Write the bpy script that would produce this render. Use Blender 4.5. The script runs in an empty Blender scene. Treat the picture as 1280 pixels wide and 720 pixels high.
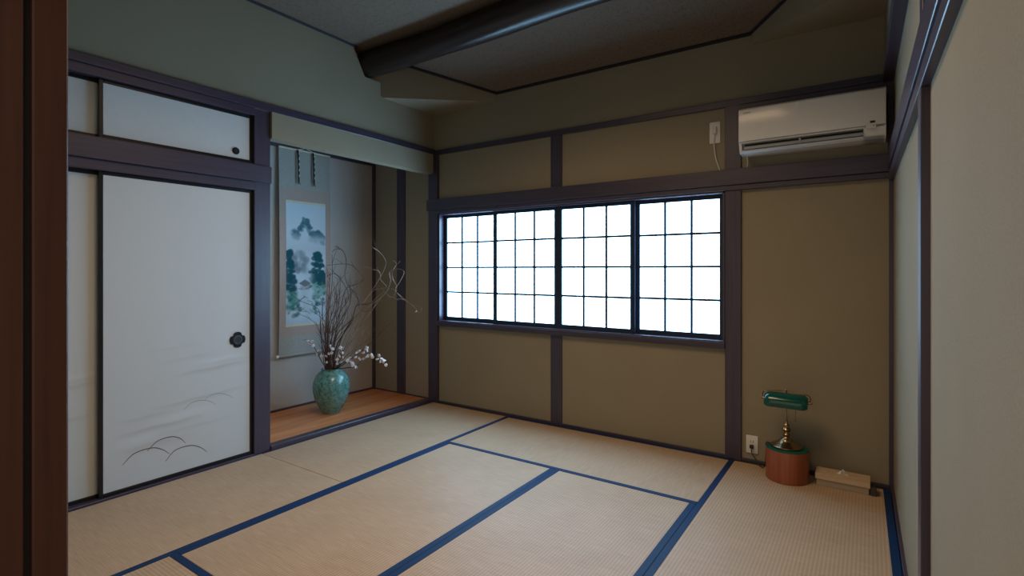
import bpy, bmesh, math, random
import numpy as np
from mathutils import Vector, Matrix
random.seed(7)
scene = bpy.context.scene
col = scene.collection

# ------------------------------------------------------------------ camera, world, light, exposure
FPX, HOR, TH, CAMZ = 655.0, 337.0, math.atan(447 / 655.0), 1.28
cam_d = bpy.data.cameras.new('camera')
cam = bpy.data.objects.new('camera', cam_d)
col.objects.link(cam)
cam.location = (0, 0, CAMZ)
cam.rotation_euler = (math.pi / 2, 0, TH)
cam_d.sensor_width = 36.0
cam_d.lens = FPX / 1280 * 36
cam_d.shift_y = -(360 - HOR) / 1280
cam_d.clip_start = 0.02
scene.camera = cam

world = bpy.data.worlds.new('world')
scene.world = world
world.use_nodes = True
wbg = world.node_tree.nodes['Background']
wbg.inputs[0].default_value = (1.0, 0.87, 0.72, 1)
wbg.inputs[1].default_value = 0.70
WINDOW_STRENGTH = 12.0
WINDOW_COLOR = (0.36, 0.68, 1.0, 1)

def area_light(name, loc, rot, sx, sy, power, color):
    d = bpy.data.lights.new(name, 'AREA')
    d.shape = 'RECTANGLE'
    d.size, d.size_y, d.energy, d.color = sx, sy, power, color
    o = bpy.data.objects.new(name, d)
    o.location, o.rotation_euler = loc, rot
    col.objects.link(o)
    return o
# the room's own ceiling lamp, above the frame
lamp_o = area_light('ceiling_lamp_light', (-1.45, 1.75, 3.02), (0, 0, 0), 1.2, 1.2, 30, (1.0, 0.68, 0.40))
lamp_o.data.spread = math.radians(146)

vs = scene.view_settings
vs.view_transform = 'Standard'
vs.look = 'None'
vs.exposure = 0.0
vs.gamma = 1.0
vs.use_curve_mapping = False

# ------------------------------------------------------------------ helpers
FW = Vector((-math.sin(TH), math.cos(TH), 0))
RT = Vector((math.cos(TH), math.sin(TH), 0))
def ray(u): return FW + RT * ((u - 640) / FPX)
def at_depth(u, v, d):
    p = ray(u) * d
    return Vector((p.x, p.y, CAMZ - (v - HOR) * d / FPX))
def at_x(u, v, X):
    k = ray(u); d = X / k.x
    return Vector((X, k.y * d, CAMZ - (v - HOR) * d / FPX))

class MB:
    def __init__(self):
        self.bm = bmesh.new()
    def box(self, x0, x1, y0, y1, z0, z1, bev=0.0, seg=1):
        b = bmesh.new()
        bmesh.ops.create_cube(b, size=1.0)
        for v in b.verts:
            v.co = Vector(((x0 + x1) / 2 + v.co.x * (x1 - x0), (y0 + y1) / 2 + v.co.y * (y1 - y0), (z0 + z1) / 2 + v.co.z * (z1 - z0)))
        if bev > 0:
            bmesh.ops.bevel(b, geom=b.edges[:], offset=bev, segments=seg, profile=0.5, affect='EDGES')
        self.merge(b)
        return self
    def merge(self, b):
        me = bpy.data.meshes.new('tmp')
        b.to_mesh(me); b.free()
        self.bm.from_mesh(me)
        bpy.data.meshes.remove(me)
    def prism(self, pts, vec):
        """closed prism: polygon pts (3-D) extruded along vec"""
        b = bmesh.new()
        vec = Vector(vec)
        a = [b.verts.new(Vector(p)) for p in pts]
        c = [b.verts.new(Vector(p) + vec) for p in pts]
        n = len(pts)
        b.faces.new(a); b.faces.new(c[::-1])
        for i in range(n):
            b.faces.new((a[i], c[i], c[(i + 1) % n], a[(i + 1) % n]))
        bmesh.ops.recalc_face_normals(b, faces=b.faces[:])
        self.merge(b)
        return self
    def lathe(self, prof, cx, cy, n=32, sx=1.0, sy=1.0, cap=True):
        b = bmesh.new()
        rings = []
        for r, z in prof:
            rings.append([b.verts.new((cx + r * sx * math.cos(2 * math.pi * i / n), cy + r * sy * math.sin(2 * math.pi * i / n), z)) for i in range(n)])
        for a, c in zip(rings, rings[1:]):
            for i in range(n):
                b.faces.new((a[i], a[(i + 1) % n], c[(i + 1) % n], c[i]))
        if cap:
            b.faces.new(rings[0][::-1]); b.faces.new(rings[-1])
        bmesh.ops.recalc_face_normals(b, faces=b.faces[:])
        self.merge(b)
        return self
    def tube(self, pts, rad, n=6):
        pts = [Vector(p) for p in pts]
        if not isinstance(rad, (list, tuple)): rad = [rad] * len(pts)
        b = bmesh.new()
        rings = []
        ref = Vector((0, 0, 1))
        for i, p in enumerate(pts):
            t = (pts[min(i + 1, len(pts) - 1)] - pts[max(i - 1, 0)])
            if t.length < 1e-9: t = Vector((0, 0, 1))
            t.normalize()
            if abs(t.dot(ref)) > 0.95: ref = Vector((1, 0, 0)) if abs(t.x) < 0.9 else Vector((0, 1, 0))
            a = t.cross(ref).normalized(); c = t.cross(a).normalized()
            ref = c.cross(t) if False else ref
            rings.append([b.verts.new(p + (a * math.cos(2 * math.pi * k / n) + c * math.sin(2 * math.pi * k / n)) * rad[i]) for k in range(n)])
        for a, c in zip(rings, rings[1:]):
            for i in range(n):
                b.faces.new((a[i], a[(i + 1) % n], c[(i + 1) % n], c[i]))
        b.faces.new(rings[0][::-1]); b.faces.new(rings[-1])
        bmesh.ops.recalc_face_normals(b, faces=b.faces[:])
        self.merge(b)
        return self
    def ball(self, c, r, sx=1, sy=1, sz=1, sub=2):
        b = bmesh.new()
        bmesh.ops.create_icosphere(b, subdivisions=sub, radius=r)
        for v in b.verts: v.co = Vector((v.co.x * sx, v.co.y * sy, v.co.z * sz)) + Vector(c)
        self.merge(b)
        return self
    def shear(self):
        """the right-hand wall is not quite square to the others"""
        for v in self.bm.verts: v.co.x += -0.0141 * (v.co.y - 1.3)
        return self
    def build(self, name, mat, parent=None, smooth=False, kind=None, origin=None):
        off = Vector((0, 0, 0))
        p = parent
        while p is not None:
            off += p.location; p = p.parent
        if origin is not None:
            o3 = Vector(origin) - off
        else:
            o3 = Vector((0, 0, 0))
        for v in self.bm.verts: v.co -= off + o3
        me = bpy.data.meshes.new(name)
        self.bm.to_mesh(me); self.bm.free()
        if smooth:
            for f in me.polygons: f.use_smooth = True
            try: me.set_sharp_from_angle(angle=math.radians(40))
            except Exception: pass
        me.materials.append(mat)
        o = bpy.data.objects.new(name, me)
        col.objects.link(o)
        o.parent = parent
        o.location = o3
        if kind: o['kind'] = kind
        return o

def tag(o, label, cat, group=None):
    o['label'] = label; o['category'] = cat
    if group: o['group'] = group
    return o
def empty(name, loc, label=None, cat=None, group=None, kind=None):
    o = bpy.data.objects.new(name, None)
    col.objects.link(o)
    o.location = loc
    o.empty_display_size = 0.05
    if label: tag(o, label, cat, group)
    if kind: o['kind'] = kind
    return o
def bx(*a, **k): return MB().box(*a, **k)
def spline(pts, n=8):
    """Catmull-Rom through pts"""
    P = [Vector(p) for p in pts]
    P = [P[0] * 2 - P[1]] + P + [P[-1] * 2 - P[-2]]
    out = []
    for i in range(1, len(P) - 2):
        for k in range(n):
            t = k / n
            out.append(0.5 * ((2 * P[i]) + (P[i + 1] - P[i - 1]) * t + (2 * P[i - 1] - 5 * P[i] + 4 * P[i + 1] - P[i + 2]) * t * t + (3 * P[i] - P[i - 1] - 3 * P[i + 1] + P[i + 2]) * t ** 3))
    out.append(P[-2])
    return out

# ------------------------------------------------------------------ materials
def new_mat(name):
    m = bpy.data.materials.new(name); m.use_nodes = True
    return m, m.node_tree.nodes, m.node_tree.links, m.node_tree.nodes['Principled BSDF']
def plain(name, c, rough=0.5, metal=0.0, spec=0.5, var=0.06, scale=30, emit=None):
    m, N, L, B = new_mat(name)
    B.inputs['Roughness'].default_value = rough
    B.inputs['Metallic'].default_value = metal
    B.inputs['Specular IOR Level'].default_value = spec
    t = N.new('ShaderNodeTexCoord'); n = N.new('ShaderNodeTexNoise'); r = N.new('ShaderNodeValToRGB')
    n.inputs['Scale'].default_value = scale; n.inputs['Detail'].default_value = 4
    r.color_ramp.elements[0].position = 0.3; r.color_ramp.elements[1].position = 0.7
    r.color_ramp.elements[0].color = tuple(x * (1 - var) for x in c) + (1,)
    r.color_ramp.elements[1].color = tuple(min(1, x * (1 + var)) for x in c) + (1,)
    L.new(t.outputs['Object'], n.inputs['Vector']); L.new(n.outputs['Fac'], r.inputs[0]); L.new(r.outputs[0], B.inputs['Base Color'])
    return m
def plaster(name, c, bump=0.12):
    m, N, L, B = new_mat(name)
    B.inputs['Roughness'].default_value = 0.9; B.inputs['Specular IOR Level'].default_value = 0.15
    t = N.new('ShaderNodeTexCoord')
    n1 = N.new('ShaderNodeTexNoise'); n1.inputs['Scale'].default_value = 260; n1.inputs['Detail'].default_value = 3
    n2 = N.new('ShaderNodeTexNoise'); n2.inputs['Scale'].default_value = 2.2; n2.inputs['Detail'].default_value = 3
    a = N.new('ShaderNodeMath'); a.operation = 'MULTIPLY_ADD'; a.inputs[1].default_value = 0.4
    r = N.new('ShaderNodeValToRGB')
    r.color_ramp.elements[0].position = 0.45; r.color_ramp.elements[1].position = 0.95
    r.color_ramp.elements[0].color = tuple(x * 0.88 for x in c) + (1,)
    r.color_ramp.elements[1].color = tuple(x * 1.1 for x in c) + (1,)
    b = N.new('ShaderNodeBump'); b.inputs['Strength'].default_value = bump; b.inputs['Distance'].default_value = 0.002
    L.new(t.outputs['Object'], n1.inputs['Vector']); L.new(t.outputs['Object'], n2.inputs['Vector'])
    L.new(n2.outputs['Fac'], a.inputs[0]); L.new(n1.outputs['Fac'], a.inputs[2])
    L.new(a.outputs[0], r.inputs[0]); L.new(r.outputs[0], B.inputs['Base Color'])
    L.new(n1.outputs['Fac'], b.inputs['Height']); L.new(b.outputs[0], B.inputs['Normal'])
    return m
def wood(name, c1, c2, rough=0.4, axis='Z', fine=60, spec=0.5, stretch=0.04, bump=0.05):
    m, N, L, B = new_mat(name)
    B.inputs['Roughness'].default_value = rough; B.inputs['Specular IOR Level'].default_value = spec
    t = N.new('ShaderNodeTexCoord'); mp = N.new('ShaderNodeMapping')
    s = [1, 1, 1]; s['XYZ'.index(axis)] = stretch
    mp.inputs['Scale'].default_value = s
    n = N.new('ShaderNodeTexNoise'); n.inputs['Scale'].default_value = fine; n.inputs['Detail'].default_value = 6; n.inputs['Distortion'].default_value = 0.3
    r = N.new('ShaderNodeValToRGB')
    r.color_ramp.elements[0].position = 0.32; r.color_ramp.elements[1].position = 0.68
    r.color_ramp.elements[0].color = c1 + (1,); r.color_ramp.elements[1].color = c2 + (1,)
    b = N.new('ShaderNodeBump'); b.inputs['Strength'].default_value = bump; b.inputs['Distance'].default_value = 0.002
    L.new(t.outputs['Object'], mp.inputs[0]); L.new(mp.outputs[0], n.inputs['Vector'])
    L.new(n.outputs['Fac'], r.inputs[0]); L.new(r.outputs[0], B.inputs['Base Color'])
    L.new(n.outputs['Fac'], b.inputs['Height']); L.new(b.outputs[0], B.inputs['Normal'])
    return m
def tatami(name, axis):
    """rush mat: ribs run along the mat's long axis, rushes across it"""
    m, N, L, B = new_mat(name)
    B.inputs['Roughness'].default_value = 0.5; B.inputs['Specular IOR Level'].default_value = 0.27
    t = N.new('ShaderNodeTexCoord')
    sx = N.new('ShaderNodeSeparateXYZ'); L.new(t.outputs['Object'], sx.inputs[0])
    across = sx.outputs['X' if axis == 'Y' else 'Y']; along = sx.outputs['Y' if axis == 'Y' else 'X']
    mu = N.new('ShaderNodeMath'); mu.operation = 'MULTIPLY'; mu.inputs[1].default_value = 2 * math.pi / 0.0155
    L.new(across, mu.inputs[0])
    si = N.new('ShaderNodeMath'); si.operation = 'SINE'; L.new(mu.outputs[0], si.inputs[0])
    mp = N.new('ShaderNodeMapping'); mp.inputs['Scale'].default_value = (8, 320, 1) if axis == 'Y' else (320, 8, 1)
    L.new(t.outputs['Object'], mp.inputs[0])
    n = N.new('ShaderNodeTexNoise'); n.inputs['Scale'].default_value = 1; n.inputs['Detail'].default_value = 3
    L.new(mp.outputs[0], n.inputs['Vector'])
    n2 = N.new('ShaderNodeTexNoise'); n2.inputs['Scale'].default_value = 3; n2.inputs['Detail'].default_value = 4
    L.new(t.outputs['Object'], n2.inputs['Vector'])
    a1 = N.new('ShaderNodeMath'); a1.operation = 'MULTIPLY_ADD'; a1.inputs[1].default_value = 0.15
    L.new(si.outputs[0], a1.inputs[0]); L.new(n.outputs['Fac'], a1.inputs[2])
    a2 = N.new('ShaderNodeMath'); a2.operation = 'MULTIPLY_ADD'; a2.inputs[1].default_value = 0.3
    L.new(n2.outputs['Fac'], a2.inputs[0]); L.new(a1.outputs[0], a2.inputs[2])
    r = N.new('ShaderNodeValToRGB')
    r.color_ramp.elements[0].position = 0.38; r.color_ramp.elements[1].position = 0.92
    r.color_ramp.elements[0].color = (0.365, 0.255, 0.163, 1); r.color_ramp.elements[1].color = (0.535, 0.39, 0.262, 1)
    L.new(a2.outputs[0], r.inputs[0]); L.new(r.outputs[0], B.inputs['Base Color'])
    b = N.new('ShaderNodeBump'); b.inputs['Strength'].default_value = 0.35; b.inputs['Distance'].default_value = 0.0015
    L.new(a1.outputs[0], b.inputs['Height']); L.new(b.outputs[0], B.inputs['Normal'])
    return m
def vcol(name, rough=0.7, spec=0.3):
    m, N, L, B = new_mat(name)
    B.inputs['Roughness'].default_value = rough; B.inputs['Specular IOR Level'].default_value = spec
    a = N.new('ShaderNodeVertexColor'); a.layer_name = 'paint'
    L.new(a.outputs['Color'], B.inputs['Base Color'])
    return m

M = {}
M['plaster'] = plaster('khaki_plaster', (0.292, 0.253, 0.180))
M['alcove_plaster'] = plaster('alcove_plaster', (0.44, 0.41, 0.375))
M['dark_wood'] = wood('dark_stained_wood', (0.036, 0.027, 0.048), (0.054, 0.041, 0.071), 0.36, 'Z', spec=0.7)
M['dark_wood_x'] = wood('dark_stained_wood_x', (0.036, 0.027, 0.048), (0.054, 0.041, 0.071), 0.36, 'X', spec=0.7)
M['dark_wood_y'] = wood('dark_stained_wood_y', (0.036, 0.027, 0.048), (0.054, 0.041, 0.071), 0.36, 'Y', spec=0.7)
M['jamb_wood'] = wood('reddish_jamb_wood', (0.060, 0.018, 0.008), (0.088, 0.028, 0.012), 0.55, 'Z')
M['log'] = wood('smoked_log', (0.014, 0.009, 0.008), (0.034, 0.020, 0.017), 0.30, 'X', fine=30, stretch=0.08, bump=0.3)
M['lacquer'] = plain('black_lacquer', (0.008, 0.008, 0.010), 0.3)
M['sash'] = plain('dark_sash', (0.008, 0.017, 0.042), 0.35)
M['heri'] = plain('navy_cloth_border', (0.006, 0.030, 0.100), 0.6, spec=0.18, scale=400, var=0.2)
M['ceiling_trim'] = plain('dark_ceiling_trim', (0.014, 0.013, 0.020), 0.6, spec=0.2)
M['tatY'] = tatami('tatami_rush_lengthwise', 'Y')
M['tatX'] = tatami('tatami_rush_crosswise', 'X')
M['alcove_board'] = wood('orange_alcove_board', (0.46, 0.165, 0.06), (0.68, 0.29, 0.115), 0.38, 'Y', fine=26, stretch=0.05)
M['slab'] = plain('subfloor', (0.05, 0.04, 0.03), 0.8)
M['fusuma'] = vcol('painted_door_paper', 0.75, 0.2)
M['door_paper'] = plain('door_paper', (0.57, 0.60, 0.61), 0.75, spec=0.2, var=0.015)
M['ink'] = plain('ink_line', (0.13, 0.10, 0.085), 0.8)
M['ink_pale'] = plain('pale_ink_line', (0.30, 0.26, 0.22), 0.8)
M['iron'] = plain('blackened_metal', (0.015, 0.018, 0.024), 0.35, 0.6)
M['steel_ring'] = plain('worn_metal_ring', (0.22, 0.22, 0.24), 0.3, 0.8)
M['paper_lit'] = None
M['dark_block'] = plain('dark_grey_brown_block', (0.045, 0.038, 0.030), 0.6)
M['white_plastic'] = plain('white_plastic', (0.72, 0.70, 0.66), 0.35, var=0.01)
M['ac_plastic'] = plain('ac_white_plastic', (0.76, 0.76, 0.75), 0.18, var=0.01)
M['ac_grey'] = plain('ac_louvre_grey', (0.30, 0.33, 0.36), 0.4, var=0.02)
M['black'] = plain('matte_black', (0.010, 0.010, 0.011), 0.5)
M['black_cord'] = plain('black_rubber', (0.012, 0.012, 0.012), 0.45)
M['brass'] = plain('aged_brass', (0.36, 0.255, 0.15), 0.26, 1.0, var=0.25, scale=40)
M['green_glass'] = plain('green_glass', (0.003, 0.072, 0.055), 0.10, spec=0.5, var=0.1)
M['felt'] = plain('green_felt', (0.008, 0.085, 0.055), 0.85, spec=0.2, var=0.15, scale=300)
M['cherry'] = wood('cherry_veneer', (0.23, 0.058, 0.022), (0.32, 0.090, 0.036), 0.33, 'Z', fine=50)
M['pale_wood'] = wood('pale_box_wood', (0.50, 0.36, 0.23), (0.60, 0.45, 0.30), 0.5, 'X', fine=50)
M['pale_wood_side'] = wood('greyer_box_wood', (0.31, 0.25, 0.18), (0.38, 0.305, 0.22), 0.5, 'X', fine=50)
M['tissue'] = plain('tissue_paper', (0.80, 0.80, 0.80), 0.9, var=0.02)
M['twig'] = plain('red_brown_twig', (0.105, 0.050, 0.038), 0.6, var=0.3)
M['willow'] = plain('curly_willow_bark', (0.085, 0.062, 0.050), 0.55, var=0.3)
M['willow_pale'] = plain('pale_twig', (0.27, 0.20, 0.14), 0.6, var=0.25)
M['blossom'] = plain('white_blossom', (0.78, 0.76, 0.78), 0.7, var=0.06)
M['cord_white'] = plain('white_cord', (0.66, 0.64, 0.60), 0.5)
M['scroll_cloth'] = plain('blue_grey_brocade', (0.335, 0.345, 0.315), 0.8, scale=90, var=0.08, spec=0.2)
M['scroll_border'] = plain('rose_beige_brocade', (0.40, 0.315, 0.27), 0.8, scale=120, var=0.08, spec=0.2)
M['cream'] = plain('cream_strip', (0.60, 0.55, 0.42), 0.8)
M['painting'] = vcol('ink_landscape_painting', 0.8, 0.15)
M['wall_out'] = plain('corridor_boards', (0.20, 0.13, 0.08), 0.6)

def lit_paper():
    m, N, L, B = new_mat('daylit_paper_pane')
    B.inputs['Base Color'].default_value = (0.8, 0.82, 0.84, 1)
    B.inputs['Roughness'].default_value = 0.6
    B.inputs['Emission Color'].default_value = WINDOW_COLOR
    B.inputs['Emission Strength'].default_value = WINDOW_STRENGTH
    return m
M['paper_lit'] = lit_paper()

def ceiling_mat():
    m, N, L, B = new_mat('woven_brown_ceiling')
    B.inputs['Roughness'].default_value = 0.75; B.inputs['Specular IOR Level'].default_value = 0.3
    t = N.new('ShaderNodeTexCoord'); mp = N.new('ShaderNodeMapping'); mp.inputs['Scale'].default_value = (40, 420, 420)
    n = N.new('ShaderNodeTexNoise'); n.inputs['Scale'].default_value = 1; n.inputs['Detail'].default_value = 4
    mp2 = N.new('ShaderNodeMapping'); mp2.inputs['Scale'].default_value = (420, 40, 40)
    n2 = N.new('ShaderNodeTexNoise'); n2.inputs['Scale'].default_value = 1
    a = N.new('ShaderNodeMath'); a.operation = 'ADD'
    r = N.new('ShaderNodeValToRGB'); r.color_ramp.elements[0].position = 0.7; r.color_ramp.elements[1].position = 1.3
    r.color_ramp.elements[0].color = (0.066, 0.050, 0.036, 1); r.color_ramp.elements[1].color = (0.185, 0.142, 0.105, 1)
    L.new(t.outputs['Object'], mp.inputs[0]); L.new(mp.outputs[0], n.inputs['Vector'])
    L.new(t.outputs['Object'], mp2.inputs[0]); L.new(mp2.outputs[0], n2.inputs['Vector'])
    L.new(n.outputs['Fac'], a.inputs[0]); L.new(n2.outputs['Fac'], a.inputs[1])
    L.new(a.outputs[0], r.inputs[0]); L.new(r.outputs[0], B.inputs['Base Color'])
    b = N.new('ShaderNodeBump'); b.inputs['Strength'].default_value = 0.3; b.inputs['Distance'].default_value = 0.002
    L.new(a.outputs[0], b.inputs['Height']); L.new(b.outputs[0], B.inputs['Normal'])
    return m
M['ceiling'] = ceiling_mat()

def glaze_mat():
    m, N, L, B = new_mat('turquoise_crackle_glaze')
    B.inputs['Roughness'].default_value = 0.14; B.inputs['Specular IOR Level'].default_value = 0.6
    t = N.new('ShaderNodeTexCoord')
    n = N.new('ShaderNodeTexNoise'); n.inputs['Scale'].default_value = 45; n.inputs['Detail'].default_value = 6; n.inputs['Roughness'].default_value = 0.7
    n2 = N.new('ShaderNodeTexNoise'); n2.inputs['Scale'].default_value = 7; n2.inputs['Detail'].default_value = 2
    r = N.new('ShaderNodeValToRGB')
    r.color_ramp.elements[0].position = 0.36; r.color_ramp.elements[0].color = (0.030, 0.115, 0.120, 1)
    r.color_ramp.elements[1].position = 0.60; r.color_ramp.elements[1].color = (0.17, 0.36, 0.32, 1)
    e = r.color_ramp.elements.new(0.47); e.color = (0.095, 0.255, 0.235, 1)
    a = N.new('ShaderNodeMath'); a.operation = 'MULTIPLY_ADD'; a.inputs[1].default_value = 0.35; 
    s = N.new('ShaderNodeMath'); s.operation = 'SUBTRACT'; s.inputs[1].default_value = 0.17
    L.new(t.outputs['Object'], n.inputs['Vector']); L.new(t.outputs['Object'], n2.inputs['Vector'])
    L.new(n2.outputs['Fac'], a.inputs[0]); L.new(n.outputs['Fac'], a.inputs[2]); L.new(a.outputs[0], s.inputs[0])
    L.new(s.outputs[0], r.inputs[0]); L.new(r.outputs[0], B.inputs['Base Color'])
    return m
M['glaze'] = glaze_mat()

# ------------------------------------------------------------------ room shell
ZC, ZS = 3.12, 2.775           # flat ceiling, corner soffits
YB, XL = 3.78, -3.5            # window wall, closet wall
XA = -4.36                     # alcove back wall

bx(-4.6, 0.3, 0.26, 4.0, -0.16, -0.056).build('floor', M['slab'], kind='structure')
bx(-2.6, 0.9, -2.2, 0.255, -0.12, -0.03).build('floor_corridor', M['wall_out'], kind='structure')

# ceiling: flat field, a field sloping down to the window wall, boxed-in corners
LX, RX = XL - 0.16, 0.19
c = MB()
c.prism([(LX, 0.2, ZC), (RX, 0.2, ZC), (RX, 3.11, ZC), (LX, 3.11, ZC)], (0, 0, 0.05))
c.prism([(XL, 3.11, ZC), (0.13, 3.11, ZC), (-0.65, 3.80, 2.847), (-2.75, 3.80, 2.847)], (0, 0, 0.05))
c.build('ceiling', M['ceiling'], kind='structure')
for k, (xa, xb) in enumerate(((XL - 0.02, -2.75), (0.15, -0.65))):
    s = MB()
    s.prism([(xa, 3.11 - 0.0005, ZS), (xb, YB - 0.0005, ZS), (xa, YB + 0.02, ZS)], (0, 0, 0.05))
    s.prism([(xa, 3.11, ZS + 0.004), (xb, YB, ZS + 0.004), (xb, YB, 2.90), (xa, 3.11, 3.17)], (-0.05 if k == 0 else 0.05, 0.05, 0))
    s.build('ceiling_corner', M['plaster'], kind='structure')
def strip(name, a, b, w=0.014, mat='ceiling_trim'):
    MB().tube([a, b], w, 4).build(name, M[mat], kind='structure')
strip('trim_1', (XL + 0.012, 0.3, ZC - 0.004), (XL + 0.012, 2.84, ZC - 0.004), 0.012)
strip('trim_2', (XL + 0.03, 3.13, ZC - 0.012), (-2.745, YB - 0.006, 2.852))
strip('trim_3', (-2.75, YB - 0.006, 2.85), (-0.65, YB - 0.006, 2.85))
strip('trim_4', (-0.655, YB - 0.006, 2.852), (0.11, 3.13, ZC - 0.012))

# window wall (also closes the alcove's side) with the window opening left free
OX0, OX1, OZ0, OZ1 = -3.42, -0.815, 0.785, 1.815
w = MB()
w.box(-4.5, OX0, YB, YB + 0.14, -0.05, 3.2)
w.box(OX1, 0.35, YB, YB + 0.14, -0.05, 3.2)
w.box(OX0, OX1, YB, YB + 0.14, -0.05, OZ0)
w.box(OX0, OX1, YB, YB + 0.14, OZ1, 3.2)
w.build('wall_back', M['plaster'], kind='structure')

# closet wall: plaster above the doors with a notch where the log beam enters
w = MB()
w.prism([(XL, 0.26, 2.39), (XL, YB, 2.39), (XL, YB, ZS + 0.01), (XL, 3.11, ZS + 0.01), (XL, 3.11, 2.90), (XL, 2.935, 2.90), (XL, 2.80, ZC + 0.03), (XL, 0.26, ZC + 0.03)], (-0.10, 0, 0))
w.box(XL - 0.18, XL - 0.10, 2.6, 3.6, 2.6, 3.2)                      # back of the beam pocket
w.box(XL - 0.07, XL + 0.02, 2.098, YB, 2.205, 2.40)                 # hanging wall over the alcove
w.build('wall_left', M['plaster'], kind='structure')
bx(XL - 0.30, XL - 0.16, 0.26, 2.02, -0.05, 2.40).build('wall_closet_back', M['slab'], kind='structure')

# alcove shell
bx(XA - 0.1, XA, 2.0, YB + 0.02, -0.05, 2.5).build('wall_alcove', M['alcove_plaster'], kind='structure')
bx(XA - 0.02, XL - 0.05, 2.02, 2.085, -0.05, 2.5).build('wall_alcove_side', M['alcove_plaster'], kind='structure')
bx(XA - 0.02, XL - 0.06, 2.02, YB, 2.43, 2.5).build('ceiling_alcove', M['alcove_plaster'], kind='structure')
fl = empty('floor_alcove', (-3.95, 2.93, 0.0), kind='structure')
nb = 3
for i in range(nb):
    x0 = XA + (XL - 0.06 - XA) * i / nb; x1 = XA + (XL - 0.06 - XA) * (i + 1) / nb
    bx(x0 + 0.0003, x1 - 0.0003, 2.085, YB, -0.03, 0.016, bev=0.0006).build('plank', M['alcove_board'], fl, origin=(x0, 2.9 - 0.37 * i, 0))

# right-hand wall
WR = 0.15
MB().box(WR, WR + 0.12, -0.1, YB + 0.03, -0.05, 2.40).shear().build('wall_right', M['plaster'], kind='structure')
MB().box(WR - 0.04, WR + 0.12, 0.0, YB + 0.02, 2.38, 3.2).shear().build('wall_right_upper', M['plaster'], kind='structure')

# doorway wall behind the camera's shoulder
w = MB()
w.box(XL - 0.2, -1.34, 0.265, 0.345, -0.05, 3.2)
w.box(-1.34, 0.3, 0.265, 0.345, 2.0, 3.2)
w.build('wall_front', M['plaster'], kind='structure')
bx(-1.40, -1.302, 0.306, 0.36, -0.05, 2.0, bev=0.003).build('trim_5', M['jamb_wood'], kind='structure')
bx(-1.40, -1.316, 0.294, 0.306, -0.05, 2.0).build('trim_6', M['black'], kind='structure')
bx(-1.40, -1.302, 0.235, 0.294, -0.05, 2.0, bev=0.003).build('trim_7', M['jamb_wood'], kind='structure')
bx(-1.302, 0.16, 0.26, 0.36, 1.86, 2.0, bev=0.003).build('trim_8', M['jamb_wood'], kind='structure')

# ------------------------------------------------------------------ woodwork
tn = [9]
def trim(mat, *a, sh=False, bev=0.002):
    b = MB().box(*a, bev=bev)
    if sh: b.shear()
    o = b.build('trim_%d' % tn[0], M[mat], kind='structure'); tn[0] += 1
    return o
# window wall
trim('dark_wood', -3.545, -3.43, YB - 0.03, YB + 0.01, 0, 2.40)             # corner post
trim('dark_wood', -2.185, -2.08, YB - 0.012, YB + 0.01, 0, 0.75)
trim('dark_wood', -2.185, -2.08, YB - 0.012, YB + 0.01, 1.94, 2.40)
trim('dark_wood', -0.813, -0.711, YB - 0.02, YB + 0.01, 0, 2.40)
trim('dark_wood_x', -3.555, 0.115, YB - 0.045, YB + 0.01, 1.85, 1.955)      # rail over window
trim('dark_wood_x', -3.43, 0.115, YB - 0.032, YB + 0.01, 1.815, 1.849)
trim('dark_wood_x', -3.46, 0.115, YB - 0.022, YB + 0.01, 2.385, 2.428)
trim('dark_wood_x', -0.72, 0.115, YB - 0.021, YB + 0.01, 2.35, 2.384)
trim('dark_wood_x', -3.435, -0.812, YB - 0.035, YB + 0.02, 0.742, 0.785)    # sill
trim('dark_wood_x', -3.43, 0.11, YB - 0.014, YB + 0.01, -0.002, 0.020, bev=0.001)
trim('dark_wood', 0.094, 0.122, YB - 0.024, YB + 0.01, 0, 1.85)             # right corner post
trim('dark_wood', 0.088, 0.13, YB - 0.032, YB + 0.01, 1.955, 2.40)
# alcove
trim('dark_wood', -4.001, -3.886, YB - 0.012, YB + 0.01, 0.016, 2.43)
trim('dark_wood', XA - 0.001, XA + 0.028, YB - 0.026, YB + 0.001, 0.016, 2.43)
trim('dark_wood_y', XA - 0.001, XA + 0.022, 2.085, YB - 0.026, 2.375, 2.43)
trim('dark_wood_y', XA - 0.001, XA + 0.008, 2.085, YB - 0.026, 0.016, 0.034, bev=0.001)
trim('dark_wood_x', XA + 0.03, -3.55, YB - 0.008, YB + 0.001, 0.016, 0.028, bev=0.001)
trim('dark_wood_y', XL - 0.06, XL + 0.008, 2.098, YB - 0.03, -0.05, 0.034, bev=0.003)  # alcove edge beam
# closet wall
trim('dark_wood', XL - 0.10, XL, 1.981, 2.098, -0.05, 2.39, bev=0.003)      # post
trim('dark_wood_y', XL - 0.05, XL + 0.022, 0.345, YB, 2.392, 2.442)          # moulding
trim('dark_wood_y', XL - 0.10, XL + 0.006, 0.345, 1.981, 2.341, 2.3915)
trim('dark_wood_y', XL - 0.08, XL + 0.024, 0.345, 2.094, 1.885, 2.002)      # nageshi
trim('dark_wood_y', XL - 0.10, XL + 0.004, 0.345, 1.981, 1.828, 1.884)
trim('dark_wood_y', XL - 0.10, XL + 0.004, 0.345, 1.981, -0.05, 0.010)      # threshold
trim('dark_wood_y', XL - 0.10, XL - 0.004, 0.345, 1.981, 2.0025, 2.012, bev=0.001)
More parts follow.
